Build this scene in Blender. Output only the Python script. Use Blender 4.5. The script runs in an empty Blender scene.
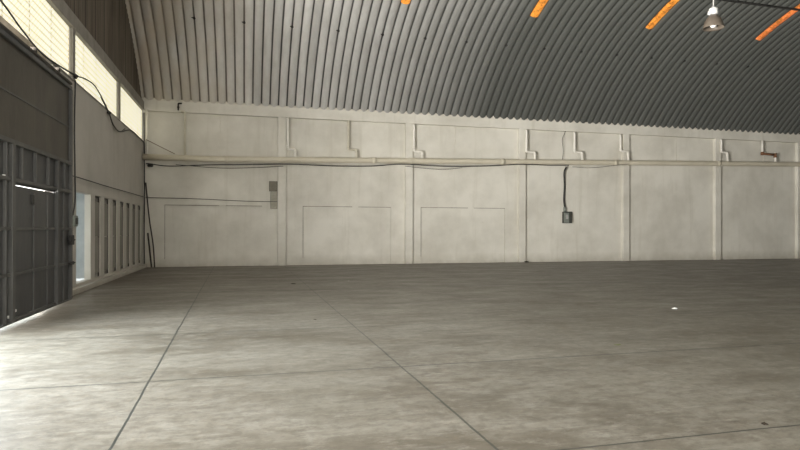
import bpy, bmesh, math, random
from mathutils import Vector
random.seed(7)
C = bpy.context.scene.collection
PI = math.pi

# ------------------------------------------------------------------ helpers
def link(name, bm, mat, parent=None, smooth=False):
    me = bpy.data.meshes.new(name)
    bmesh.ops.recalc_face_normals(bm, faces=bm.faces)
    bm.to_mesh(me); bm.free()
    if smooth:
        for p in me.polygons: p.use_smooth = True
    if mat: me.materials.append(mat)
    o = bpy.data.objects.new(name, me); C.objects.link(o)
    if parent:
        o.parent = parent
        o.location = -Vector(parent.location)
    return o

def tag(o, label=None, cat=None, group=None, kind=None):
    if label: o['label'] = label
    if cat: o['category'] = cat
    if group: o['group'] = group
    if kind: o['kind'] = kind
    return o

def empty(name, loc, label=None, cat=None, group=None, kind=None):
    o = bpy.data.objects.new(name, None); C.objects.link(o); o.location = loc
    return tag(o, label, cat, group, kind)

def box(bm, x0, x1, y0, y1, z0, z1, bev=0.0):
    v = [bm.verts.new((x, y, z)) for x in (x0, x1) for y in (y0, y1) for z in (z0, z1)]
    f = [(0,1,3,2),(4,6,7,5),(0,4,5,1),(2,3,7,6),(0,2,6,4),(1,5,7,3)]
    fs = [bm.faces.new([v[i] for i in q]) for q in f]
    if bev > 0:
        es = set(e for q in fs for e in q.edges)
        bmesh.ops.bevel(bm, geom=list(es), offset=bev, segments=2, affect='EDGES', profile=0.6)

def smoothpath(pts, n=6):
    P = [Vector(p) for p in pts]
    if len(P) < 3: return P
    out = []
    Q = [2*P[0]-P[1]] + P + [2*P[-1]-P[-2]]
    for i in range(1, len(Q)-2):
        a, b, c, d = Q[i-1:i+3]
        for k in range(n):
            t = k/n
            out.append(0.5*((2*b)+(c-a)*t+(2*a-5*b+4*c-d)*t*t+(3*b-a-3*c+d)*t**3))
    out.append(P[-1])
    return out

def tube(bm, pts, r, seg=8, cap=True):
    P = [Vector(p) for p in pts]
    rings = []
    up = None
    for i, p in enumerate(P):
        if i == 0: d = P[1]-P[0]
        elif i == len(P)-1: d = P[-1]-P[-2]
        else: d = (P[i+1]-p).normalized()+(p-P[i-1]).normalized()
        d.normalize()
        if up is None:
            up = Vector((0,0,1)) if abs(d.z) < 0.9 else Vector((1,0,0))
        s = d.cross(up).normalized(); up = s.cross(d).normalized()
        k = 1.0
        if 0 < i < len(P)-1:
            c = (P[i+1]-p).normalized().dot((p-P[i-1]).normalized())
            k = 1/max(0.6, math.sqrt((1+c)/2))
        rings.append([bm.verts.new(p+(s*math.cos(a)+up*math.sin(a))*r*k) for a in [2*PI*j/seg for j in range(seg)]])
    for a, b in zip(rings, rings[1:]):
        for j in range(seg):
            bm.faces.new((a[j], a[(j+1)%seg], b[(j+1)%seg], b[j]))
    if cap:
        bm.faces.new(rings[0]); bm.faces.new(rings[-1][::-1])

def elbowpath(pts, r=0.07, n=4):
    """polyline with rounded corners"""
    P = [Vector(p) for p in pts]; out = [P[0]]
    for a, b, c in zip(P, P[1:], P[2:]):
        u = (a-b).normalized(); w = (c-b).normalized()
        rr = min(r, (a-b).length*0.49, (c-b).length*0.49)
        s, e = b+u*rr, b+w*rr
        for k in range(n+1):
            t = k/n
            out.append((1-t)**2*s+2*t*(1-t)*b+t*t*e)
    out.append(P[-1]); return out

def lathe(bm, prof, cx, cy, seg=28):
    rings = []
    for r, z in prof:
        rings.append([bm.verts.new((cx+r*math.cos(2*PI*j/seg), cy+r*math.sin(2*PI*j/seg), z)) for j in range(seg)])
    for a, b in zip(rings, rings[1:]):
        for j in range(seg):
            bm.faces.new((a[j], a[(j+1)%seg], b[(j+1)%seg], b[j]))

# ------------------------------------------------------------------ materials
class Mat:
    def __init__(s, name, rough=0.8, metal=0.0, spec=0.4):
        s.m = bpy.data.materials.new(name); s.m.use_nodes = True
        s.nt = s.m.node_tree; s.N = s.nt.nodes; s.L = s.nt.links
        s.b = s.N['Principled BSDF']
        s.b.inputs['Roughness'].default_value = rough
        s.b.inputs['Metallic'].default_value = metal
        s.b.inputs['Specular IOR Level'].default_value = spec
        s.tc = s.N.new('ShaderNodeTexCoord')
        s.pos = s.tc.outputs['Object']
        s.geo = s.N.new('ShaderNodeNewGeometry')
        s.wp = s.geo.outputs['Position']
    def scale(s, v, src=None, off=(0,0,0), rot=(0,0,0)):
        n = s.N.new('ShaderNodeMapping'); s.L.new(src or s.wp, n.inputs[0])
        n.inputs['Scale'].default_value = v; n.inputs['Location'].default_value = off
        n.inputs['Rotation'].default_value = rot
        return n.outputs[0]
    def noise(s, v=(1,1,1), sc=1.0, det=5, rough=0.6, off=(0,0,0), dist=0.0):
        n = s.N.new('ShaderNodeTexNoise'); s.L.new(s.scale(v, off=off), n.inputs['Vector'])
        n.inputs['Scale'].default_value = sc; n.inputs['Detail'].default_value = det
        n.inputs['Roughness'].default_value = rough; n.inputs['Distortion'].default_value = dist
        return n.outputs['Fac']
    def ramp(s, f, stops, interp='LINEAR'):
        n = s.N.new('ShaderNodeValToRGB'); s.L.new(f, n.inputs[0])
        n.color_ramp.interpolation = interp
        e = n.color_ramp.elements
        while len(e) < len(stops): e.new(0.5)
        for q, (p, c) in zip(e, stops):
            q.position = p
            q.color = (c, c, c, 1) if isinstance(c, (int, float)) else (*c, 1)
        return n.outputs['Color']
    def math(s, op, a, b=None, c=None):
        n = s.N.new('ShaderNodeMath'); n.operation = op
        for i, v in enumerate((a, b, c)):
            if v is None: continue
            if isinstance(v, (int, float)): n.inputs[i].default_value = v
            else: s.L.new(v, n.inputs[i])
        return n.outputs[0]
    def xyz(s, src=None):
        n = s.N.new('ShaderNodeSeparateXYZ'); s.L.new(src or s.wp, n.inputs[0]); return n.outputs
    def mix(s, f, a, b, mode='MIX'):
        n = s.N.new('ShaderNodeMix'); n.data_type = 'RGBA'; n.blend_type = mode
        for i, v in ((0, f), (6, a), (7, b)):
            if isinstance(v, (int, float)): n.inputs[i].default_value = v if i == 0 else (v, v, v, 1)
            elif isinstance(v, tuple): n.inputs[i].default_value = (*v, 1)
            else: s.L.new(v, n.inputs[i])
        return n.outputs[2]
    def color(s, c):
        if isinstance(c, tuple): s.b.inputs['Base Color'].default_value = (*c, 1)
        else: s.L.new(c, s.b.inputs['Base Color'])
        return s
    def rough(s, f): s.L.new(f, s.b.inputs['Roughness']); return s
    def bump(s, f, strength=0.3, dist=0.02):
        n = s.N.new('ShaderNodeBump'); n.inputs['Strength'].default_value = strength
        n.inputs['Distance'].default_value = dist
        s.L.new(f, n.inputs['Height']); s.L.new(n.outputs[0], s.b.inputs['Normal']); return s
    def emit(s, c, st):
        if isinstance(c, tuple): s.b.inputs['Emission Color'].default_value = (*c, 1)
        else: s.L.new(c, s.b.inputs['Emission Color'])
        s.b.inputs['Emission Strength'].default_value = st; return s

def mottled(name, c0, c1, sc=1.5, rough=0.8, metal=0.0, spec=0.4, stretch=(1,1,1), bump=0.0):
    m = Mat(name, rough, metal, spec)
    f = m.noise(stretch, sc, 6)
    m.color(m.ramp(f, [(0.3, c0), (0.7, c1)]))
    if bump: m.bump(m.noise((1,1,1), sc*12, 4), bump, 0.01)
    return m.m

def wall_paint(name, tint=(0.66,0.635,0.565), dark=(0.52,0.495,0.43)):
    m = Mat(name, 0.75, 0, 0.25)
    a = m.noise((1,1,1), 0.55, 6, 0.62, (3,1,2))
    col = m.ramp(a, [(0.32, dark), (0.62, tint)])
    # rain streaks running down
    b = m.noise((3.2, 3.2, 0.22), 1.0, 5, 0.65)
    col = m.mix(m.ramp(b, [(0.55, 0.0), (0.8, 0.5)]), col, (dark[0]*.86, dark[1]*.84, dark[2]*.78))
    # splashed dirt low on the wall
    z = m.xyz()[2]
    low = m.math('SUBTRACT', 1.0, m.math('MULTIPLY', z, 2.2))
    n2 = m.noise((1,1,1), 2.5, 6)
    lowf = m.math('MULTIPLY', m.math('MAXIMUM', low, 0.0), n2)
    col = m.mix(lowf, col, (0.30,0.27,0.21))
    # fine blemishes
    d = m.noise((1,1,1), 9, 3, 0.5, (9,9,9))
    col = m.mix(m.ramp(d, [(0.72, 0.0), (0.78, 0.3)]), col, (0.4,0.37,0.31))
    m.color(col)
    m.bump(m.noise((1,1,1), 14, 5), 0.25, 0.012)
    return m.m

M = {}
M['wall'] = wall_paint('cream_wall_paint')
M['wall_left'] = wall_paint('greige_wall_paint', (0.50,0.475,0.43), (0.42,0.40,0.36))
M['slot'] = wall_paint('slot_infill_paint', (0.28,0.265,0.235), (0.20,0.19,0.165))
M['lintel'] = mottled('stained_concrete', (0.26,0.22,0.17), (0.52,0.46,0.37), 2.2, 0.9, stretch=(1,1,2))
M['outer'] = mottled('daylit_plaster', (0.30,0.33,0.33), (0.44,0.47,0.465), 2.0, 0.9)

# concrete floor
m = Mat('power_trowelled_concrete', 0.5, 0, 0.5)
x, y, z = m.xyz()
big = m.noise((0.55,1.2,1), 0.55, 7, 0.65, dist=0.4)
col = m.ramp(big, [(0.34, (0.15,0.134,0.108)), (0.50, (0.235,0.216,0.184)), (0.66, (0.32,0.302,0.268))])
# trowel swirls
sw = m.noise((1.0,1.7,1), 1.5, 9, 0.74, (4,2,0), 0.5)
col = m.mix(m.ramp(sw, [(0.44, 0.0), (0.62, 0.6)]), col, (0.36,0.345,0.31))
br = m.noise((0.5,1.1,1), 0.8, 6, 0.6, (11,5,0))
col = m.mix(m.ramp(br, [(0.52, 0.0), (0.64, 0.6)]), col, (0.125,0.103,0.073))
# dark worn bands running along the back wall
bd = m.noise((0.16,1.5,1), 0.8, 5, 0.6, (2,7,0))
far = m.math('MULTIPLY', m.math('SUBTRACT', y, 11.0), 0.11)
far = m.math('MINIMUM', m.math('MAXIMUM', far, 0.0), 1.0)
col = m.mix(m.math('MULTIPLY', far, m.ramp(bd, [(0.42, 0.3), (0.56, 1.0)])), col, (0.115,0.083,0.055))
# darker towards the far right
rt = m.math('MINIMUM', m.math('MAXIMUM', m.math('MULTIPLY', m.math('SUBTRACT', x, 3.0), 0.09), 0.0), 0.42)
col = m.mix(rt, col, (0.17,0.155,0.125))
# pale scratches
sc = m.noise((0.8,9,1), 2.2, 4, 0.5, (1,1,0), 0.6)
col = m.mix(m.ramp(sc, [(0.60, 0.0), (0.70, 0.4)]), col, (0.45,0.44,0.41))
fn = m.noise((1.0,1.3,1), 7, 8, 0.75, (3,8,0))
col = m.mix(m.ramp(fn, [(0.40, 0.55), (0.55, 0.0)]), col, (0.12,0.105,0.082))
fs = m.noise((1.2,2.2,1), 3.2, 9, 0.8, (13,8,0))
col = m.mix(m.ramp(fs, [(0.52, 0.0), (0.64, 0.5)]), col, (0.44,0.425,0.39))
col = m.mix(1.0, col, (0.655,0.64,0.595), 'MULTIPLY')
# saw-cut joints
wob = m.math('MULTIPLY', m.math('SUBTRACT', m.noise((1,1,1), 1.3, 3), 0.5), 0.03)
def line(v, c, w):
    return m.math('LESS_THAN', m.math('ABSOLUTE', m.math('SUBTRACT', m.math('ADD', v, wob), c)), w)
xt = m.math('ADD', x, m.math('MULTIPLY', y, 0.0153))
xs = m.math('ADD', x, m.math('MULTIPLY', y, 0.006))
J = line(xt, -0.815, 0.010)
joints = [(line(xs, 1.69, 0.0105), .85), (line(y, 6.23, 0.016), .8), (line(y, 3.61, 0.010), .95), (line(y, 8.95, 0.028), .45),
          (line(y, 11.6, 0.02), .12), (line(y, 14.7, 0.06), .5), (line(xs, 4.25, 0.010), .2), (line(xs, 9.4, 0.012), .15),
          (line(y, 17.4, .04), .3)]
tot = m.math('MULTIPLY', J, 1.0)
for j, k in joints: tot = m.math('MAXIMUM', tot, m.math('MULTIPLY', j, k))
col = m.mix(m.math('MULTIPLY', tot, 0.95), col, (0.030,0.032,0.027))
m.color(col)
m.rough(m.ramp(m.noise((0.8,1.6,1), 1.1, 7, 0.7, (5,5,0)), [(0.3, 0.34), (0.7, 0.56)]))
m.bump(m.math('SUBTRACT', m.noise((1,1,1), 6, 6), m.math('MULTIPLY', tot, 1.5)), 0.12, 0.01)
M['floor'] = m.m

# roof sheet
m = Mat('weathered_galvanised_sheet', 0.55, 0.0, 0.4)
x, y, z = m.xyz()
a = m.noise((1.2,0.35,0.35), 1.5, 7, 0.7)
col = m.ramp(a, [(0.3, (0.46,0.45,0.425)), (0.55, (0.60,0.59,0.565)), (0.75, (0.72,0.71,0.685))])
pan = m.N.new('ShaderNodeTexWhiteNoise'); pan.noise_dimensions = '1D'
m.L.new(m.math('FLOOR', m.math('DIVIDE', m.math('ADD', x, 4.102), 0.3385)), pan.inputs['W'])
col = m.mix(m.math('MULTIPLY', pan.outputs['Value'], 0.3), col, (0.25,0.245,0.225))
# darker towards the seams
fr = m.math('FRACT', m.math('DIVIDE', m.math('ADD', x, 4.102), 0.3385))
sd = m.math('MULTIPLY', m.math('ABSOLUTE', m.math('SUBTRACT', fr, 0.5)), 2.0)
col = m.mix(m.ramp(sd, [(0.76, 0.0), (0.93, 0.97)]), col, (0.018,0.017,0.015))
# rust blush near the gable and light falloff painted in towards the far end
g = m.math('MINIMUM', m.math('MAXIMUM', m.math('MULTIPLY', m.math('SUBTRACT', 1.2, x), 0.22), 0.0), 1.0)
col = m.mix(m.math('MULTIPLY', g, m.ramp(m.noise((1,.6,.6), 1.0, 5), [(0.3, 0.1), (0.6, 0.75)])), col, (0.47,0.40,0.31))
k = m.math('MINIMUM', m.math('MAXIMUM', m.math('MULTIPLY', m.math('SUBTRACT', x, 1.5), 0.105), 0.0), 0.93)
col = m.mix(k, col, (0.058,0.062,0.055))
m.color(col)
m.bump(m.noise((1,1,1), 5, 4), 0.15, 0.02)
M['roof'] = m.m

# gable sheeting
m = Mat('brown_gable_sheet', 0.7, 0.1, 0.3)
x, y, z = m.xyz()
col = m.ramp(m.noise((1,3,0.3), 1.4, 6, 0.6), [(0.3, (0.075,0.060,0.045)), (0.7, (0.15,0.125,0.097))])
s = m.math('LESS_THAN', m.math('FRACT', m.math('DIVIDE', y, 1.02)), 0.03)
col = m.mix(s, col, (0.01,0.009,0.008))
m.color(col); M['gable'] = m.m

# translucent clerestory glazing: daylight glowing through patterned blocks
m = Mat('patterned_translucent_glazing', 0.4, 0, 0.4)
x, y, z = m.xyz()
hz = m.math('LESS_THAN', m.math('FRACT', m.math('DIVIDE', z, 0.145)), 0.2)
wz = m.math('SINE', m.math('MULTIPLY', m.math('ADD', y, m.math('MULTIPLY', z, 0.6)), 48.0))
di = m.math('GREATER_THAN', m.math('MULTIPLY', wz, m.math('SINE', m.math('MULTIPLY', z, 86.0))), 0.25)
vz = m.math('LESS_THAN', m.math('FRACT', m.math('DIVIDE', m.math('ADD', y, 0.35), 1.27)), 0.045)
vd = m.math('MULTIPLY', vz, m.math('GREATER_THAN', m.math('FRACT', m.math('DIVIDE', z, 0.09)), 0.4))
base = m.ramp(m.noise((1,1,1), 1.3, 4), [(0.3, (0.93,0.88,0.66)), (0.7, (1.0,0.98,0.82))])
col = m.mix(m.math('MULTIPLY', di, 0.6), base, (0.42,0.36,0.20))
col = m.mix(m.math('MULTIPLY', hz, 0.8), col, (0.30,0.26,0.15))
col = m.mix(m.math('MULTIPLY', vd, 0.9), col, (0.2,0.17,0.1))
m.color((0.5,0.47,0.35)).emit(col, 0.88)
M['pane'] = m.m

# amber roof lights
def amber(name, hot, mid):
    m = Mat(name, 0.4, 0, 0.4)
    f = m.noise((5,4,4), 1.1, 7, 0.8)
    col = m.ramp(f, [(0.43, (0.03,0.008,0.003)), (0.49, mid), (0.62, hot)])
    m.color((0.4,0.15,0.03)).emit(col, 0.72); return m.m
M['amber'] = amber('amber_fibreglass', (1.0,0.42,0.05), (0.62,0.19,0.015))
M['red_amber'] = amber('red_amber_fibreglass', (0.85,0.22,0.07), (0.50,0.09,0.03))

# steel door
def doorpaint(name, c0, c1):
    m = Mat(name, 0.5, 0.2, 0.45)
    f = m.noise((1,1.2,0.5), 1.3, 7, 0.65)
    col = m.ramp(f, [(0.3, c0), (0.7, c1)])
    st = m.noise((1,6,0.3), 1.5, 5, 0.6, (2,2,2))
    col = m.mix(m.ramp(st, [(0.58, 0.0), (0.75, 0.4)]), col, (c1[0]*1.5, c1[1]*1.5, c1[2]*1.5))
    m.color(col); m.bump(m.noise((1,1.5,1.5), 2, 3), 0.2, 0.03); return m.m
M['door_up'] = doorpaint('olive_door_sheet', (0.045,0.039,0.030), (0.085,0.075,0.058))
M['door'] = doorpaint('grey_door_sheet', (0.042,0.042,0.042), (0.078,0.078,0.077))
M['door_frame'] = doorpaint('door_steel_frame', (0.055,0.055,0.053), (0.105,0.104,0.10))
M['steel'] = mottled('grey_painted_steel', (0.20,0.185,0.16), (0.29,0.27,0.24), 3, 0.6, 0.1)
M['pvc'] = mottled('cream_pvc_pipe', (0.50,0.455,0.35), (0.60,0.55,0.44), 2.0, 0.45, 0, 0.5, (1,3,3))
M['white_pvc'] = mottled('white_pipe_paint', (0.70,0.67,0.60), (0.80,0.77,0.70), 3.0, 0.45, 0, 0.5)
M['brown_pvc'] = mottled('tan_pipe', (0.52,0.48,0.38), (0.64,0.60,0.50), 3, 0.5)
M['rust'] = mottled('rusty_pipe', (0.10,0.045,0.02), (0.26,0.13,0.07), 8, 0.85)
M['black'] = mottled('black_cable', (0.012,0.012,0.011), (0.03,0.028,0.026), 4, 0.6)
M['brown_wire'] = mottled('brown_wire', (0.10,0.055,0.03), (0.17,0.10,0.055), 4, 0.7)
M['string'] = mottled('thin_dark_wire', (0.06,0.055,0.045), (0.11,0.10,0.085), 4, 0.8)
M['recess_shade'] = mottled('recess_shade_paint', (0.16,0.145,0.115), (0.34,0.315,0.26), 3, 0.9)
M['rod'] = mottled('dark_steel_bar', (0.035,0.03,0.025), (0.07,0.06,0.05), 5, 0.6, 0.4)
M['brownbox'] = mottled('taupe_box', (0.13,0.115,0.085), (0.18,0.16,0.12), 9, 0.6)
M['greybox'] = mottled('grey_olive_box', (0.27,0.255,0.20), (0.35,0.33,0.27), 9, 0.6)
M['greenbox'] = mottled('grey_green_box', (0.17,0.19,0.165), (0.24,0.26,0.23), 9, 0.5, 0.2)
M['darkbox'] = mottled('dark_box_and_shade', (0.035,0.037,0.032), (0.06,0.06,0.052), 9, 0.6)
M['ballast'] = mottled('bright_cast_aluminium', (0.62,0.62,0.60), (0.82,0.82,0.80), 9, 0.35, 0.5)
M['cordgrey'] = mottled('grey_cord', (0.34,0.33,0.31), (0.42,0.41,0.39), 9, 0.6)
M['crust'] = mottled('rough_mortar', (0.50,0.47,0.40), (0.66,0.62,0.54), 7, 0.95, bump=0.5)
M['paper'] = mottled('white_paper', (0.75,0.75,0.73), (0.85,0.85,0.83), 9, 0.8)
M['leaf'] = mottled('dry_leaf', (0.02,0.015,0.01), (0.04,0.03,0.02), 20, 0.8)
M['moss'] = mottled('green_scrap', (0.14,0.17,0.05), (0.22,0.25,0.09), 20, 0.9)
M['yard'] = mottled('yard_concrete', (0.55,0.54,0.50), (0.66,0.65,0.61), 0.8, 0.9)
m = Mat('lamp_reflector', 0.3, 0.0, 0.5)
m.color(m.ramp(m.noise((1,1,1), 6, 4), [(0.3, (0.065,0.052,0.040)), (0.7, (0.11,0.09,0.07))]))
M['shade'] = m.m
M['bulb'] = Mat('lamp_glass', 0.1, 0, 0.6).color((0.6,0.59,0.55)).emit((1.0,0.97,0.88), 0.1).m

# ------------------------------------------------------------------ dimensions
XL, XR = -3.84, 45.0          # gable walls
YB, YF = 24.8, -1.75          # long walls
ZW = 6.55                     # springing of the roof

def roofz(y):
    if y < 11.5: y = 23.0 - y
    if y > 19.0:
        return -1.981 + math.sqrt(max(0.0, 12.764**2 - (y-15.25)**2))
    return -14.16 + math.sqrt(25.5**2 - (y-11.5)**2)
# keep the two arcs continuous
_dz = (-1.981+math.sqrt(12.764**2-3.75**2)) - (-14.16+math.sqrt(25.5**2-7.5**2))
def roof(y):
    yy = 23.0-y if y < 11.5 else y
    return -0.03 + roofz(y) + (_dz if yy <= 19.0 else 0.0)
def roof_n(y):                 # unit normal pointing into the room (y, z)
    e = 0.02
    dz = (roof(y+e)-roof(y-e))/(2*e)
    l = math.hypot(dz, 1)
    return dz/l, -1/l

# ------------------------------------------------------------------ floor
bm = bmesh.new()
box(bm, XL-0.3, XR+0.2, YF-0.2, YB+0.3, -0.2, 0.0)
floor = tag(link('floor', bm, M['floor']), 'broad grey trowelled concrete floor with thin saw-cut joints', 'floor', kind='structure')
bm = bmesh.new()
box(bm, -60, XL-0.3, -25, 60, -0.25, -0.05)
tag(link('ground', bm, M['yard']), 'pale yard paving outside the sliding door', 'ground', kind='structure')

# ------------------------------------------------------------------ back wall
wb = empty('wall_back', (0, YB, 0), 'long cream painted back wall with raised pilasters', 'wall', kind='structure')
bm = bmesh.new()
box(bm, XL-0.3, XR+0.2, YB+0.06, YB+0.3, 0, 6.85)
holes = [(-3.05, 0.67, 2.44), (2.34, 6.11, 2.45), (7.47, 11.46, 2.46)]
xs_ = [XL-0.3] + [v for h in holes for v in h[:2]] + [XR+0.2]
for i in range(0, len(xs_), 2): box(bm, xs_[i], xs_[i+1], YB, YB+0.06, 0, 6.85)
for a, b, t in holes: box(bm, a, b, YB, YB+0.06, t, 6.85)
link('wall_surface', bm, M['wall'], wb)
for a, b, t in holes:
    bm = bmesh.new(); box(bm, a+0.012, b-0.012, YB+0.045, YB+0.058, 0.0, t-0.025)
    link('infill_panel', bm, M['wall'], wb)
    bm = bmesh.new(); box(bm, a-0.012, b*0.55+a*0.45, YB-0.004, YB+0.01, t-0.012, t+0.014); box(bm, a+(b-a)*0.62, b, YB-0.004, YB+0.01, t-0.012, t+0.012)  # dark strips painting the recess shade along top and left edges
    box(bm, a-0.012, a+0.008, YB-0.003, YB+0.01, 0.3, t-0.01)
    link('recess_shade_strip', bm, M['recess_shade'], wb)
PX = [1.63, 7.05, 12.42, 17.88, 23.2, 28.4, 33.8, 39.2]
for px in PX:
    bm = bmesh.new(); box(bm, px-0.33, px, YB-0.16, YB+0.01, 0, 6.09, 0.012)
    link('pilaster', bm, M['wall'], wb)
for mx in (-0.97, 4.19, 9.05, 15.2, 20.66, 26.0):
    bm = bmesh.new()
    tube(bm, [(mx+random.uniform(-.02,.02), YB-0.004, z) for z in [6.13-0.16*i for i in range(9)]], 0.012, 6)
    link('plaster_seam', bm, M['crust'], wb)
bm = bmesh.new()
box(bm, XL, XR, YB-0.17, YB+0.02, 6.09, ZW)
link('ring_beam', bm, M['wall'], wb)
# rough mortar lip where the roof sheets land
bm = bmesh.new()
n = 900; prev = None
for i in range(n+1):
    x = XL+(XR-XL)*i/n
    t = 6.57+random.uniform(-0.005, 0.045)+0.03*math.sin(x*3.1)*math.sin(x*1.3)
    y = YB-0.185+random.uniform(-0.012, 0.012)
    c = [bm.verts.new((x, YB-0.16, 6.50)), bm.verts.new((x, y, 6.52)), bm.verts.new((x, y+0.005, t)), bm.verts.new((x, YB, t+0.01))]
    if prev:
        for k in range(3): bm.faces.new((prev[k], c[k], c[k+1], prev[k+1]))
    prev = c
link('mortar_edge', bm, M['crust'], wb)

# ------------------------------------------------------------------ left wall (gable)
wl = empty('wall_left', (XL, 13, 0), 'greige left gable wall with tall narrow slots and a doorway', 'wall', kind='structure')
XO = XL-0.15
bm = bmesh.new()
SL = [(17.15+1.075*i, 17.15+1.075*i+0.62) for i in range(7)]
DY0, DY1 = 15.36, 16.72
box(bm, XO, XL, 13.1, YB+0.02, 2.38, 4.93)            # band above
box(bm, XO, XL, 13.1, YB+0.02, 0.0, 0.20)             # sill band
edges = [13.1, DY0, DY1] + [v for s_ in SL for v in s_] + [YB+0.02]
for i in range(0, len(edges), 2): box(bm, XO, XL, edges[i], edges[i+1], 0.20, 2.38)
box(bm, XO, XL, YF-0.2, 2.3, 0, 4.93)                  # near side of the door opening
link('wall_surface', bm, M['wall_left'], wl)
bm = bmesh.new(); box(bm, XO, XL+0.14, 13.42, YB, 0.0, 0.13, 0.02)
link('plinth', bm, M['wall_left'], wl)
bm = bmesh.new(); box(bm, XO, XL+0.02, 2.3, 13.1, 4.36, 4.93)
link('lintel', bm, M['lintel'], wl)
bm = bmesh.new(); box(bm, XO, XL+0.06, 13.38, 13.62, 0, 4.84, 0.01)
link('door_jamb', bm, M['wall_left'], wl)
for a, b in SL:
    bm = bmesh.new()
    box(bm, XL-0.055, XL-0.035, a, b-0.03, 0.31, 1.27, 0.004)
    box(bm, XL-0.055, XL-0.035, a, b-0.03, 1.285, 2.22, 0.004)
    link('slot_panel', bm, M['slot'], wl)
    bm = bmesh.new(); box(bm, XL-0.06, XL-0.03, b-0.045, b-0.001, 0.205, 2.375)
    box(bm, XL-0.06, XL-0.03, a+0.001, b-0.046, 2.33, 2.375)
    link('slot_frame', bm, M['rod'], wl)
for n_, (a, b) in enumerate(SL):
    bm = bmesh.new()
    box(bm, XO-0.03, XO-0.005, a-0.05, b+0.05, 0.15, 2.42)
    link('slot_light_block', bm, M['rod'], wl)  # dark backing added to block daylight behind the slot gaps
bm = bmesh.new(); box(bm, XO+0.002, XL-0.004, DY1-0.012, DY1+0.0, 0.20, 2.38)
link('reveal', bm, M['wall'], wl)
# piers' chipped face strip beside the doorway
bm = bmesh.new(); box(bm, XO-1.3, XO, DY1+0.02, DY1+0.22, 0.22, 2.9)
link('porch_wall', bm, M['outer'], wl)
bm = bmesh.new(); box(bm, XO-1.3, XO, DY0-0.45, DY0-0.2, 0.0, 2.9); box(bm, XO-1.3, XO, DY0-0.45, DY1+0.22, 2.9, 3.0)
link('porch_shade_block', bm, M['outer'], wl)  # unseen wall and lid added to shade the porch wall from the yard lamp
bm = bmesh.new(); box(bm, XO-0.5, XO, DY0-.2, DY1+0.02, 0.0, 0.16)
link('threshold', bm, M['lintel'], wl)
# posts and beam around the clerestory
for yy in (2.3, 4.85, 9.95, 15.04, 20.18):
    bm = bmesh.new(); box(bm, XO, XL+0.03, yy-0.11, yy+0.11, 4.9, 6.12, 0.006)
    link('post', bm, M['steel'], wl)
bm = bmesh.new(); box(bm, XO, XL+0.05, YF, YB-0.1, 6.10, 6.43, 0.01)
link('gable_beam', bm, M['steel'], wl)
# ribbed gable cladding
bm = bmesh.new(); prev = None; y = YF
while y < YB+0.05:
    xo = XL-0.05+0.02*abs(math.sin(y*PI/0.17))
    c = (bm.verts.new((xo, y, 6.38)), bm.verts.new((xo, y, max(6.42, roof(min(y, YB))+0.12))))
    if prev: bm.faces.new((prev[0], c[0], c[1], prev[1]))
    prev = c; y += 0.0283
link('cladding', bm, M['gable'], wl)

# clerestory windows (structure)
wins = [(-1.6, 2.2), (2.4, 4.75), (4.95, 9.85), (10.05, 14.94), (15.14, 20.08), (20.28, YB-0.05)]
wl_labels = {3: 'cream glowing clerestory panel above the sliding door', 4: 'long cream clerestory panel in the middle of the gable wall', 5: 'short cream clerestory panel beside the back corner'}
for i, (a, b) in enumerate(wins):
    w = empty(f'window_{i+1}', (XL-0.06, (a+b)/2, 4.93), wl_labels.get(i, f'translucent clerestory panel nearer the viewer'), 'window', kind='structure')
    bm = bmesh.new(); box(bm, XL-0.07, XL-0.05, a, b, 4.93, 6.10)
    link('pane', bm, M['pane'], w)
    bm = bmesh.new()
    box(bm, XL-0.10, XL+0.0, a, b, 4.90, 4.955)
    box(bm, XL-0.09, XL-0.02, b-0.03, b, 4.955, 6.1)
    link('window_frame', bm, M['wall_left'], w)

# other walls
bm = bmesh.new(); box(bm, XL-0.3, XR+0.2, YF-0.2, YF, 0, 6.8)
tag(link('wall_front', bm, M['wall']), 'cream front wall behind the viewer', 'wall', kind='structure')
bm = bmesh.new()
prev = None; y = YF
while y <= YB+0.01:
    c = (bm.verts.new((XR, y, 0)), bm.verts.new((XR, y, roof(min(max(y, YF), YB))+0.1)))
    if prev: bm.faces.new((prev[0], prev[1], c[1], c[0]))
    prev = c; y += 0.59
tag(link('wall_right', bm, M['wall']), 'cream far right end wall', 'wall', kind='structure')

# ------------------------------------------------------------------ roof
PITCH, X0 = 0.3385, -4.102
def rib(s, d=0.105): return d*math.sqrt(max(0.0, 1-(2*s-1)**2*0.995))
def ribbed(bm, xa, k, ys, extra=0.0):
    """rows of vertices for k pans starting at xa along section ys"""
    sam = [(1-math.cos(PI*j/8))/2 for j in range(9)]
    cols = []
    for i in range(k):
        for j, s in enumerate(sam):
            if i and j == 0: continue
            cols.append((xa+(i+s)*PITCH, rib(s)+extra))
    rows = []
    for y in ys:
        z = roof(y); ny, nz = roof_n(y)
        rows.append([bm.verts.new((x, y+ny*d, z+nz*d)) for x, d in cols])
    for a, b in zip(rows, rows[1:]):
        for i in range(len(cols)-1):
            bm.faces.new((a[i], a[i+1], b[i+1], b[i]))
ys = [YB+0.12-0.02]
while ys[-1] > 10: ys.append(ys[-1]-0.4)
while ys[-1] > YF: ys.append(ys[-1]-0.9)
# arc points tighter near the springing line
ys = [YB+0.1, YB-0.05, YB-0.25, YB-0.5] + [v for v in ys if v < YB-0.6]
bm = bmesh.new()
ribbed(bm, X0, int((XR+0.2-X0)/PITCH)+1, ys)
ce = tag(link('ceiling', bm, M['roof'], smooth=True), 'arched grey roof of rounded self-supporting metal pans', 'ceiling', kind='structure')
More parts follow.
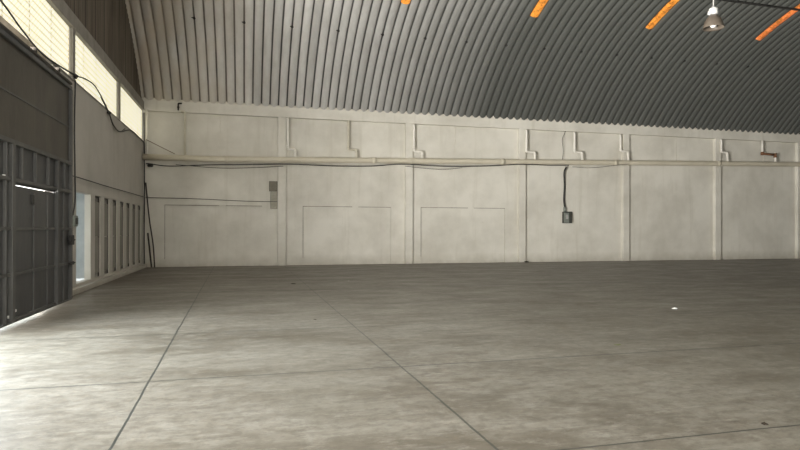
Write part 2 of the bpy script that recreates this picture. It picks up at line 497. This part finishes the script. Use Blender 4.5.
# bolts in the seams
for k in range(-3, 15):
    xx = X0+PITCH*(32+5*(k-2))
    y = 21.83; z = roof(y); ny, nz = roof_n(y)
    bm = bmesh.new()
    tube(bm, [(xx, y, z), (xx, y+ny*0.075, z+nz*0.075)], 0.05, 8)
    box(bm, xx-0.09, xx+0.03, y+ny*0.06-0.06, y+ny*0.06+0.06, z+nz*0.06-0.015, z+nz*0.06+0.01)
    o = link('bolt', bm, M['black'], ce)

# amber roof lights
sk = [(28, 'small amber roof light tip high on the arch, leftmost of the amber strips', 'amber'),
      (43, 'bright amber roof light strip in the middle of the arch', 'amber'),
      (58, 'amber roof light strip left of the hanging lamp', 'amber'),
      (74, 'red-orange roof light strip right of the hanging lamp', 'red_amber')]
for k, lab, mt in sk:
    bm = bmesh.new()
    ribbed(bm, X0+PITCH*k, 1, [20.42-0.3*i for i in range(20)], 0.012)
    tag(link('skylight', bm, M[mt], smooth=True), lab, 'skylight', 'amber roof lights')

# black line strung under the roof
bm = bmesh.new()
tube(bm, [(14.0, 18.5, roof(18.5)-0.10), (20.5, 18.5, roof(18.5)-0.16), (24, 18.5, roof(18.5)-0.13), (30, 18.5, roof(18.5)-.12)], 0.04, 6)
tag(link('roof_cable', bm, M['black']), 'black line strung under the roof at the upper right', 'cable')

# ------------------------------------------------------------------ sliding door
XD = -3.47
dr = empty('door_1', (XD, 11.4, 0), 'tall dark grey steel sliding door with riveted ribs and a wicket door', 'door', kind='structure')
YD0, YD1 = 9.45, 13.38
WY0, WY1, WZ = 10.27, 12.36, 2.17    # wicket opening
bm = bmesh.new()
box(bm, XD-0.03, XD, YD0, YD1, 2.84, 4.40)
link('upper_sheet', bm, M['door_up'], dr)
bm = bmesh.new()
box(bm, XD-0.03, XD, YD0, YD1, 2.185, 2.84)
box(bm, XD-0.03, XD, YD0, WY0, 0.07, 2.20)
box(bm, XD-0.03, XD, WY1, YD1, 0.07, 2.20)
link('lower_sheet', bm, M['door'], dr)
def bar(y0, y1, z0, z1, d=0.055, name='rib', parent=dr, mat='door_frame'):
    bm = bmesh.new(); box(bm, XD-0.002, XD+d, y0, y1, z0, z1, 0.006)
    return link(name, bm, M[mat], parent)
bar(YD0, YD1, 4.33, 4.40, 0.05, 'top_rail')
bar(YD0, YD1, 3.555, 3.585, 0.012, 'sheet_seam')
bar(YD0, YD1, 2.79, 2.86, 0.06, 'cross_rail')
bar(YD0, YD1, 2.22, 2.28, 0.05, 'cross_rail')
for a, b in ((YD0, WY0-0.05), (WY1+0.04, YD1)):
    for z in (1.50, 0.80): bar(a, b, z-0.025, z+0.025, 0.045, 'cross_rail')
bar(YD0, YD1, 0.05, 0.07, 0.04, 'bottom_rail')
for yy in (9.55, 9.97, 10.62, 11.25, 11.93, 12.9):
    bar(yy-0.022, yy+0.022, 2.28, 2.79, 0.05, 'stud')
for yy, w_ in ((10.2, 0.06), (12.43, 0.045)):
    bar(yy-w_, yy+w_, 0.07, 2.79, 0.065, 'stud')
bar(9.94, 9.99, 0.07, 2.22, 0.045, 'stud')
bar(YD1-0.08, YD1, 0.07, 4.33, 0.06, 'stud')
bar(12.9-0.02, 12.9+0.02, 0.07, 2.22, 0.03, 'stud')
# wicket door, hung slightly slack so daylight shows over it
wd = bmesh.new(); box(wd, XD-0.025, XD+0.005, WY0+0.015, WY1-0.015, 0.07, WZ-0.002)
wk = link('wicket_door', wd, M['door'], dr)
for z in (1.50, 0.80, 0.10):
    bm = bmesh.new(); box(bm, XD+0.003, XD+0.045, WY0+0.03, WY1-0.03, z-0.022, z+0.022, 0.005)
    o = link('wicket_rail', bm, M['door_frame']); o.parent = wk; o.location = (0, 0, 0)
    o.location = (0, 0, 0); o.matrix_parent_inverse = wk.matrix_world.inverted()
# fix: children of the wicket live in the same space
for o in wk.children: o.matrix_parent_inverse.identity()
for yy in (11.22, 11.93):
    bm = bmesh.new(); box(bm, XD+0.003, XD+0.028, yy-0.018, yy+0.018, 0.1, 2.1, 0.004)
    o = link('wicket_stud', bm, M['door_frame']); o.parent = wk
bm = bmesh.new(); box(bm, XD+0.003, XD+0.035, 11.10, 11.20, 1.90, 2.07, 0.006)
o = link('latch_box', bm, M['black']); o.parent = wk
# door furniture on the leading edge
for z, h in ((1.27, 0.10), (0.80, 0.035)):
    bm = bmesh.new(); box(bm, XD+0.03, XD+0.09, 13.2, 13.40, z-h, z+h, 0.015)
    tube(bm, [(XD+0.07, 13.1, z), (XD+0.07, 13.50, z)], 0.016, 8)
    link('bolt_lock', bm, M['black'], dr)
bm = bmesh.new(); box(bm, XD+0.0, XD+0.04, 9.91, 9.94, 2.24, 2.30, 0.004)
link('white_tag', bm, M['paper'], dr)
for yy, zz in ((10.14, 0.16), (10.42, 0.22)):
    bm = bmesh.new(); tube(bm, [(XD, yy, zz), (XD+0.02, yy, zz)], 0.022, 10); link('rivet', bm, M['paper'], dr)
# overhead track
tr = empty('door_track', (XD, 8, 4.5), 'dark overhead steel track carrying the sliding door', 'door track', kind='structure')
bm = bmesh.new(); box(bm, XD-0.06, XD+0.06, 2.0, 13.35, 4.43, 4.475, 0.01); link('track', bm, M['rod'], tr)
for yy in (3.0, 5.2, 7.4, 9.6, 11.3, 12.6):
    bm = bmesh.new(); box(bm, XL, XD+0.03, yy-0.04, yy+0.04, 4.5, 4.58, 0.005); link('track_bracket', bm, M['rod'], tr)

# ------------------------------------------------------------------ pipes on the back wall
YP = 24.5
def pz(x): return 4.27+max(0.0, x+1.0)*0.0228
mp = empty('drain_pipe', (XL, YP, 4.28), 'thick cream horizontal drain pipe running the whole length of the back wall', 'pipe')
bm = bmesh.new()
pp = [(x, YP, pz(x)) for x in [XL+0.02, -1, 3, 7, 11, 15, 19, 23, 27, 31, 36, 41, XR-0.1]]
tube(bm, pp, 0.118, 20); link('pipe_run', bm, M['pvc'], mp, True)
for x in (-0.7, 5.3, 11.2, 17.0, 22.9, 28.8):
    bm = bmesh.new(); tube(bm, [(x-0.09, YP, pz(x-0.09)), (x+0.09, YP, pz(x+0.09))], 0.130, 20)
    link('coupling', bm, M['pvc'], mp, True)
for px in PX[:6]:
    bm = bmesh.new(); x = px-0.16
    pts = [(x, YB-0.11, pz(x)-0.03), (x, YP-0.02, pz(x)-0.13), (x, YP-0.13, pz(x)-0.05)]
    tube(bm, pts, 0.02, 6)
    tube(bm, [(x+0.05, YB-0.125, pz(x)-0.2), (x+0.07, YB-0.135, pz(x)-0.34), (x+0.05, YB-0.13, pz(x)-0.62)], 0.018, 6)
    link('pipe_hanger', bm, M['brown_pvc'], mp)

YD_ = 24.56
drops = [  # x top, z top, jog z, x bottom, material
 (1.69, 6.10, 4.78, 1.99, 'white_pvc', 'white drop pipe with a dog-leg beside the leftmost raised pilaster'),
 (4.20, 6.10, 4.86, 4.54, 'brown_pvc', 'tan stained drop pipe with a dog-leg between the two leftmost pilasters'),
 (7.07, 6.08, 4.89, 7.43, 'white_pvc', 'white drop pipe with a dog-leg at the second pilaster'),
 (12.41, 6.08, 5.05, 12.81, 'white_pvc', 'white drop pipe with a dog-leg at the third pilaster'),
 (14.87, 6.08, 5.13, 15.24, 'white_pvc', 'white drop pipe right above the grey-green switch box'),
 (17.33, 6.08, 5.25, 17.72, 'white_pvc', 'white drop pipe with a dog-leg at the fourth pilaster'),
 (23.13, 6.12, 5.41, 23.46, 'white_pvc', 'slim white drop pipe at the fifth pilaster')]
for xt_, zt, zj, xb, mt, lab in drops:
    d = empty('downpipe', (xt_, YD_, zt), lab, 'pipe', 'dog-leg drop pipes above the drain')
    bm = bmesh.new()
    tube(bm, elbowpath([(xt_, YD_+0.03, min(zt, 6.05)), (xt_, YD_, zt-0.15), (xt_, YD_, zj), (xb, YD_-0.02, zj-0.02), (xb, YP, pz(xb)+0.122)], 0.05), 0.050, 12)
    link('pipe', bm, M[mt], d, True)
    for (a, b) in (((xt_, YD_, zj+0.14), (xt_, YD_, zj+0.03)), ((xb, YD_-0.02, zj-0.05), (xb, YD_-0.03, zj-0.15))):
        bm = bmesh.new(); tube(bm, [a, b], 0.062, 12); link('elbow_collar', bm, M[mt], d, True)
# corner drop with the hooked top
d = empty('downpipe', (-2.3, YD_, 6.2), 'straight tan drop pipe with a small dark hook, nearest the left corner', 'pipe', 'dog-leg drop pipes above the drain')
bm = bmesh.new(); tube(bm, elbowpath([(-2.44, YD_, 6.12), (-2.30, YD_, 6.12), (-2.28, YD_, 5.9), (-2.28, YP, pz(-2.28)+.122)], 0.06), 0.040, 10)
link('pipe', bm, M['brown_pvc'], d, True)
bm = bmesh.new(); tube(bm, elbowpath([(-2.40, YD_+.02, 6.42), (-2.54, YD_+0.02, 6.42), (-2.54, YD_+.02, 6.15)], 0.04), 0.03, 8)
tube(bm, [(-2.54, YD_+.02, 6.30), (-2.54, YD_+.02, 6.24)], 0.045, 8)
link('hook', bm, M['rod'], d, True)
# rusty one
d = empty('downpipe', (25.67, YD_, 6.1), 'drop pipe with a rusty brown horizontal arm, at the far right', 'pipe', 'dog-leg drop pipes above the drain')
bm = bmesh.new(); tube(bm, [(25.67, YD_, 6.10), (25.67, YD_, 5.42)], 0.050, 12); link('pipe', bm, M['white_pvc'], d, True)
bm = bmesh.new(); tube(bm, [(26.45, YD_-.03, 5.32), (26.45, YP, pz(26.4)+.125)], 0.050, 12); link('lower_pipe', bm, M['white_pvc'], d, True)
bm = bmesh.new(); tube(bm, [(25.60, YD_, 5.42), (26.50, YD_-.03, 5.37)], 0.058, 12)
tube(bm, [(25.67, YD_, 5.50), (25.67, YD_, 5.34)], 0.075, 12); tube(bm, [(26.45, YD_-.03, 5.45), (26.45, YD_-.03, 5.24)], 0.078, 12)
link('rusty_arm', bm, M['rust'], d, True)
# corner vertical white pipe
d = bmesh.new(); tube(d, [(-3.68, 24.62, 6.15), (-3.68, 24.62, 4.38)], 0.042, 12)
tag(link('corner_pipe', d, M['white_pvc'], None, True), 'short white vertical pipe tucked in the left corner above the drain', 'pipe')

# ------------------------------------------------------------------ cables
def cable(name, pts, r, mat, label, sm=True):
    bm = bmesh.new(); tube(bm, smoothpath(pts) if sm else pts, r, 6)
    return tag(link(name, bm, M[mat], None, True), label, 'cable')
Yc = 24.34
cable('cable', [(-3.7, 24.6, 4.02), (-3.55, Yc, 4.0), (-2.83, Yc, 3.93), (-1.34, Yc, 4.02), (-0.19, Yc, 4.06), (1.79, Yc, 4.14), (3.43, Yc, 4.12), (5.13, Yc, 4.16), (6.45, Yc, 4.28),
     (8.0, Yc, 4.25), (9.0, Yc, 4.26), (10.62, Yc, 4.33), (12.0, Yc, 4.44), (13.34, Yc, 4.44), (14.44, Yc, 4.47)], 0.022, 'black', 'black cable sagging along the underside of the thick drain pipe')
cable('cable', [(-2.6, Yc-.06, 3.99), (-1.0, Yc-.06, 3.90), (0.4, Yc-.02, 3.96), (1.5, Yc-.02, 4.05)], 0.014, 'string', 'thin second cable hanging below the drain pipe near the left corner')
cable('cable', [(6.6, Yc-.03, 4.2), (7.6, Yc-.03, 4.12), (8.4, Yc-.03, 4.11), (9.2, Yc-.03, 4.2)], 0.012, 'string', 'thin loop of cable under the drain pipe right of the second pilaster')
cable('cable', [(14.6, Yc-.02, 4.40), (15.6, Yc-.02, 4.38), (16.8, Yc-.02, 4.52), (17.6, Yc-.02, 4.62)], 0.010, 'string', 'thin faint cable under the drain pipe above the switch box')
bm = bmesh.new(); tube(bm, [(-3.62, 24.62, 3.96), (-3.48, 24.5, 3.96)], 0.07, 10); tube(bm, [(-3.55, 24.8, 3.96), (-3.55, 24.5, 3.96)], 0.03, 8)
tag(link('cable_clamp', bm, M['black'], None, True), 'small black clamp under the drain pipe in the left corner', 'clamp')
cable('cable', [(-3.70, 24.55, 4.95), (-3.4, 24.57, 4.80), (-3.0, 24.56, 4.60), (-2.66, 24.52, 4.43)], 0.014, 'brown_wire', 'thin brown wire slanting down to the drain pipe in the left corner')
cable('cable', [(-3.79, 24.60, 6.0), (-3.80, 24.76, 4.5), (-3.79, 24.75, 3.2), (-3.8, 24.76, 1.4), (-3.79, 24.76, 0.14)], 0.024, 'black', 'black cable running straight down the left corner')
cable('wire', [(-3.75, 24.76, 2.72), (-2, 24.77, 2.70), (-0.3, 24.74, 2.64), (0.5, 24.63, 2.62), (0.9, 24.63, 2.62), (1.28, 24.63, 2.62)], 0.014, 'string', 'thin dark wire stretched low across the back wall to the grey box')
cable('wire', [(XL+.06, 13.65, 2.66), (XL+.06, 15.2, 2.70), (XL+.06, 18, 2.70), (XL+.06, 21.5, 2.72), (XL+.06, 24.7, 2.73)], 0.012, 'black', 'thin dark wire along the left wall above the narrow slots')
drape = cable('cable', [(XL+.05, 9.2, 5.35), (XL+.05, 10.78, 5.15), (XL+.06, 11.65, 4.98), (XL+.07, 12.6, 4.86), (XL+.07, 13.6, 4.90), (XL+.06, 15.04, 5.03), (XL+.05, 15.95, 5.17), (XL+.05, 16.9, 5.22),
     (XL+.05, 17.8, 5.05), (XL+.05, 18.5, 4.85), (XL+.05, 19.1, 4.60), (XL+.05, 20.0, 4.53), (XL+.05, 21.3, 4.78), (XL+.05, 22.3, 4.90), (XL+.05, 24.6, 4.84)], 0.017, 'black', 'black cable draped in loops across the clerestory windows')
cable('cable', [(XL+.10, 17.3, 5.02), (XL+.10, 18.2, 4.78), (XL+.10, 18.9, 4.52), (XL+.10, 19.8, 4.50), (XL+.10, 20.6, 4.72)], 0.012, 'string', 'thin second loop of cable below the middle clerestory window')
for yy, zz in ((15.04, 5.03), (18.5, 4.85)):
    bm = bmesh.new(); tube(bm, [(XL+.03, yy, zz-.06), (XL+.09, yy, zz+.02)], 0.055, 8)
    k_ = link('knob', bm, M['black'], None, True); k_.parent = drape
cb = cable('cable', [(XL+.055, 15.04, 4.92), (XL+.03, 15.08, 3.9), (XL+.02, 15.16, 2.9), (XL+.03, 15.14, 2.2), (XL+.02, 15.0, 1.80)], 0.016, 'black', 'black cable dropping from the steel post to the small switch beside the doorway')
sb = empty('switch_box', (XL, 14.93, 1.7), 'small grey switch box on the wall between sliding door and doorway', 'switch')
bm = bmesh.new(); box(bm, XL, XL+0.11, 14.80, 15.08, 1.55, 1.80, 0.01); link('case', bm, M['greenbox'], sb)
bm = bmesh.new(); box(bm, XL+0.105, XL+0.13, 14.86, 15.02, 1.60, 1.75, 0.006); link('cover', bm, M['darkbox'], sb)
bm = bmesh.new(); box(bm, XL, XL+0.07, 14.62, 14.78, 1.90, 1.97, 0.01)
tag(link('wall_bracket', bm, M['black']), 'little black bracket just above the small grey switch', 'bracket')

# heavy cable down to the isolator box
cable('cable', [(14.38, YB-.16, 6.5), (14.44, YB-.155, 6.1), (14.28, YB-.155, 5.7), (14.33, YB-.155, 5.2), (14.29, YB-.155, 4.76)], 0.012, 'string', 'thin crooked dark wire above the drain pipe, over the switch box')
cable('cable', [(14.44, 24.56, 4.42), (14.42, 24.70, 4.15), (14.46, 24.74, 3.5), (14.43, 24.74, 2.9), (14.46, 24.72, 2.56)], 0.045, 'black', 'thick black cable dropping from the drain pipe to the grey-green box')
ib = empty('isolator_box', (14.55, YB, 2.05), 'grey-green electrical isolator box at the end of a thick black cable', 'electrical box')
bm = bmesh.new(); box(bm, 14.36, 14.80, YB-0.17, YB, 1.80, 2.34, 0.015); link('case', bm, M['darkbox'], ib)  # dark right part of the case stands in for the box's shadow
bm = bmesh.new(); box(bm, 14.36, 14.62, YB-0.20, YB-0.165, 1.82, 2.28, 0.01); link('cover', bm, M['greenbox'], ib)
bm = bmesh.new(); box(bm, 14.44, 14.56, YB-0.215, YB-0.195, 2.0, 2.2, 0.006); link('switch_plate', bm, M['cordgrey'], ib)
bm = bmesh.new(); tube(bm, [(14.46, YB-.08, 2.34), (14.46, YB-.08, 2.55)], 0.07, 10); link('cable_gland', bm, M['greenbox'], ib, True)

# breaker boxes left of the first pilaster
bb = empty('breaker_box', (1.12, YB, 3.06), 'square dark taupe electrical box, topmost on the back wall left of the first pilaster', 'electrical box')
bm = bmesh.new(); box(bm, 0.95, 1.285, YB-0.13, YB-0.003, 3.05, 3.46, 0.012); link('case', bm, M['brownbox'], bb)
bm = bmesh.new(); box(bm, 0.975, 1.275, YB-0.142, YB-0.128, 3.08, 3.43, 0.006); link('door', bm, M['brownbox'], bb)
gb = empty('meter_box', (1.15, YB, 2.32), 'tall grey-olive electrical box hung directly under the dark taupe one', 'electrical box')
bm = bmesh.new(); box(bm, 1.00, 1.285, YB-0.12, YB-0.003, 2.33, 3.04, 0.012); link('case', bm, M['greybox'], gb)
bm = bmesh.new(); box(bm, 1.02, 1.28, YB-0.135, YB-0.118, 2.68, 3.01, 0.006); link('upper_cover', bm, M['greybox'], gb)
bm = bmesh.new(); box(bm, 1.02, 1.28, YB-0.135, YB-0.118, 2.35, 2.60, 0.006); link('lower_cover', bm, M['greybox'], gb)

# bars leaning in the corner
bm = bmesh.new(); tube(bm, smoothpath([(-3.74, 24.72, 3.3), (-3.60, 24.66, 1.9), (-3.45, 24.58, 0.9), (-3.38, 24.50, 0.0)]), 0.026, 8)
tag(link('leaning_bar', bm, M['rod'], None, True), 'long dark bar leaning in the left corner of the back wall', 'bar')
bm = bmesh.new(); tube(bm, [(-3.66, 24.70, 1.34), (-3.50, 24.56, 0.0)], 0.032, 8)
tag(link('leaning_bar', bm, M['rod'], None, True), 'short dark bar leaning behind the long one in the left corner', 'bar')

# ------------------------------------------------------------------ hanging lamp
LX, LY = 10.6, 11.5
lp = empty('pendant_lamp', (LX, LY, 6.2), 'brown bell-shaped high-bay lamp hanging from a thin cord', 'lamp')
bm = bmesh.new(); tube(bm, [(LX, LY, roof(LY)-0.05), (LX, LY, 6.74)], 0.012, 8); link('cord', bm, M['cordgrey'], lp)
bm = bmesh.new(); lathe(bm, [(0.0, 6.74), (0.035, 6.735), (0.04, 6.70), (0.085, 6.69), (0.10, 6.67), (0.10, 6.56), (0.08, 6.54), (0.05, 6.53), (0.0, 6.53)], LX, LY)
box(bm, LX-0.125, LX-0.04, LY-0.05, LY+0.05, 6.53, 6.62, 0.015)
link('ballast', bm, M['ballast'], lp, True)
bm = bmesh.new()
lathe(bm, [(0.045, 6.54), (0.07, 6.535), (0.10, 6.51), (0.15, 6.45), (0.185, 6.38), (0.21, 6.31), (0.225, 6.25), (0.235, 6.225), (0.230, 6.22), (0.21, 6.25), (0.155, 6.38), (0.10, 6.49), (0.045, 6.52)], LX, LY, 36)
link('lamp_shade', bm, M['shade'], lp, True)
bm = bmesh.new(); lathe(bm, [(0.0, 6.235), (0.04, 6.24), (0.065, 6.265), (0.07, 6.30), (0.05, 6.38), (0.03, 6.45), (0.0, 6.46)], LX, LY)
link('bulb', bm, M['bulb'], lp, True)

# ------------------------------------------------------------------ bits on the floor
def scrap(name, x, y, w, h, mat, label, cat):
    bm = bmesh.new()
    vs = []
    for i in range(9):
        a = 2*PI*i/9; r = random.uniform(0.7, 1.1)
        vs.append(bm.verts.new((x+w*r*math.cos(a), y+w*0.6*r*math.sin(a), 0.002+random.uniform(0, h))))
    c = bm.verts.new((x, y, h*1.3)); b = bm.verts.new((x, y, 0.001))
    for i in range(9):
        bm.faces.new((vs[i], vs[(i+1)%9], c)); bm.faces.new((vs[(i+1)%9], vs[i], b))
    tag(link(name, bm, M[mat]), label, cat)
scrap('paper_scrap', 7.88, 9.49, 0.075, 0.02, 'paper', 'small white paper scrap lying alone on the floor at the right', 'scrap')
scrap('dry_leaf', 3.87, 3.68, 0.035, 0.018, 'leaf', 'small dark dry leaf on the floor near the lower right joint', 'leaf')
scrap('green_scrap', 4.69, 6.7, 0.055, 0.004, 'moss', 'small flat greenish scrap on the floor right of centre', 'scrap')
scrap('dark_scrap', 1.27, 16.3, 0.09, 0.02, 'leaf', 'small dark scrap on the far floor below the first pilaster', 'scrap')
scrap('dark_scrap', 1.12, 9.78, 0.04, 0.01, 'leaf', 'tiny dark speck on the floor between the two long joints', 'scrap')
scrap('dirt_heap', 12.45, 24.6, 0.16, 0.05, 'leaf', 'small heap of brown dirt at the foot of the third pilaster', 'debris')
scrap('paper_speck', 1.6+1.3, 16.9, 0.03, 0.006, 'paper', 'tiny pale speck far out on the floor', 'debris')

# ------------------------------------------------------------------ light
def area(name, loc, rot, sx, sy, power, col=(1,1,1), spread=180):
    l = bpy.data.lights.new(name, 'AREA'); l.shape = 'RECTANGLE'; l.size = sx; l.size_y = sy
    l.energy = power; l.color = col; l.spread = math.radians(spread)
    o = bpy.data.objects.new(name, l); C.objects.link(o); o.location = loc; o.rotation_euler = rot
    return o
# daylight through the open part of the sliding door
area('door_daylight', (XL-0.25, 7.1, 2.2), (0, math.radians(-90), 0), 4.1, 4.6, 700, (0.78,0.90,1.0))
# sunlit yard outside, throwing light up through the opening onto the roof and back wall
area('yard_bounce', (XL-2.6, 5.6, 0.0), (0, math.radians(-150), math.radians(25)), 3.6, 7.0, 27000, (1.0,0.965,0.91))
# added fill light from behind the viewer, no openings modelled there
area('front_fill', (2.0, YF+0.1, 3.2), (math.radians(93), 0, math.radians(-12)), 10, 4.5, 800, (1.0,0.96,0.90))
area('front_fill_far', (24.0, YF+0.1, 3.2), (math.radians(90), 0, math.radians(-10)), 22, 4, 750, (1.0,0.975,0.93))

w = bpy.data.worlds.new('world'); bpy.context.scene.world = w; w.use_nodes = True
bg = w.node_tree.nodes['Background']
bg.inputs[0].default_value = (0.85, 0.93, 1.0, 1); bg.inputs[1].default_value = 2.4

# ------------------------------------------------------------------ camera
cd = bpy.data.cameras.new('camera'); cam = bpy.data.objects.new('camera', cd); C.objects.link(cam)
cd.sensor_width = 36; cd.lens = 590/800*36; cd.shift_y = 4.3/800; cd.clip_end = 300
cam.location = (0, 0, 1.5)
from mathutils import Matrix
R = Matrix.Rotation(math.radians(-14.72), 4, 'Z') @ Matrix.Rotation(math.radians(90), 4, 'X') @ Matrix.Rotation(math.radians(0.109), 4, 'Z')
cam.rotation_euler = R.to_euler()
sc_ = bpy.context.scene
sc_.camera = cam
sc_.view_settings.view_transform = 'Standard'
sc_.view_settings.look = 'None'
sc_.view_settings.exposure = 0.2
sc_.cycles.use_denoising = True
sc_.cycles.max_bounces = 10
sc_.cycles.diffuse_bounces = 6
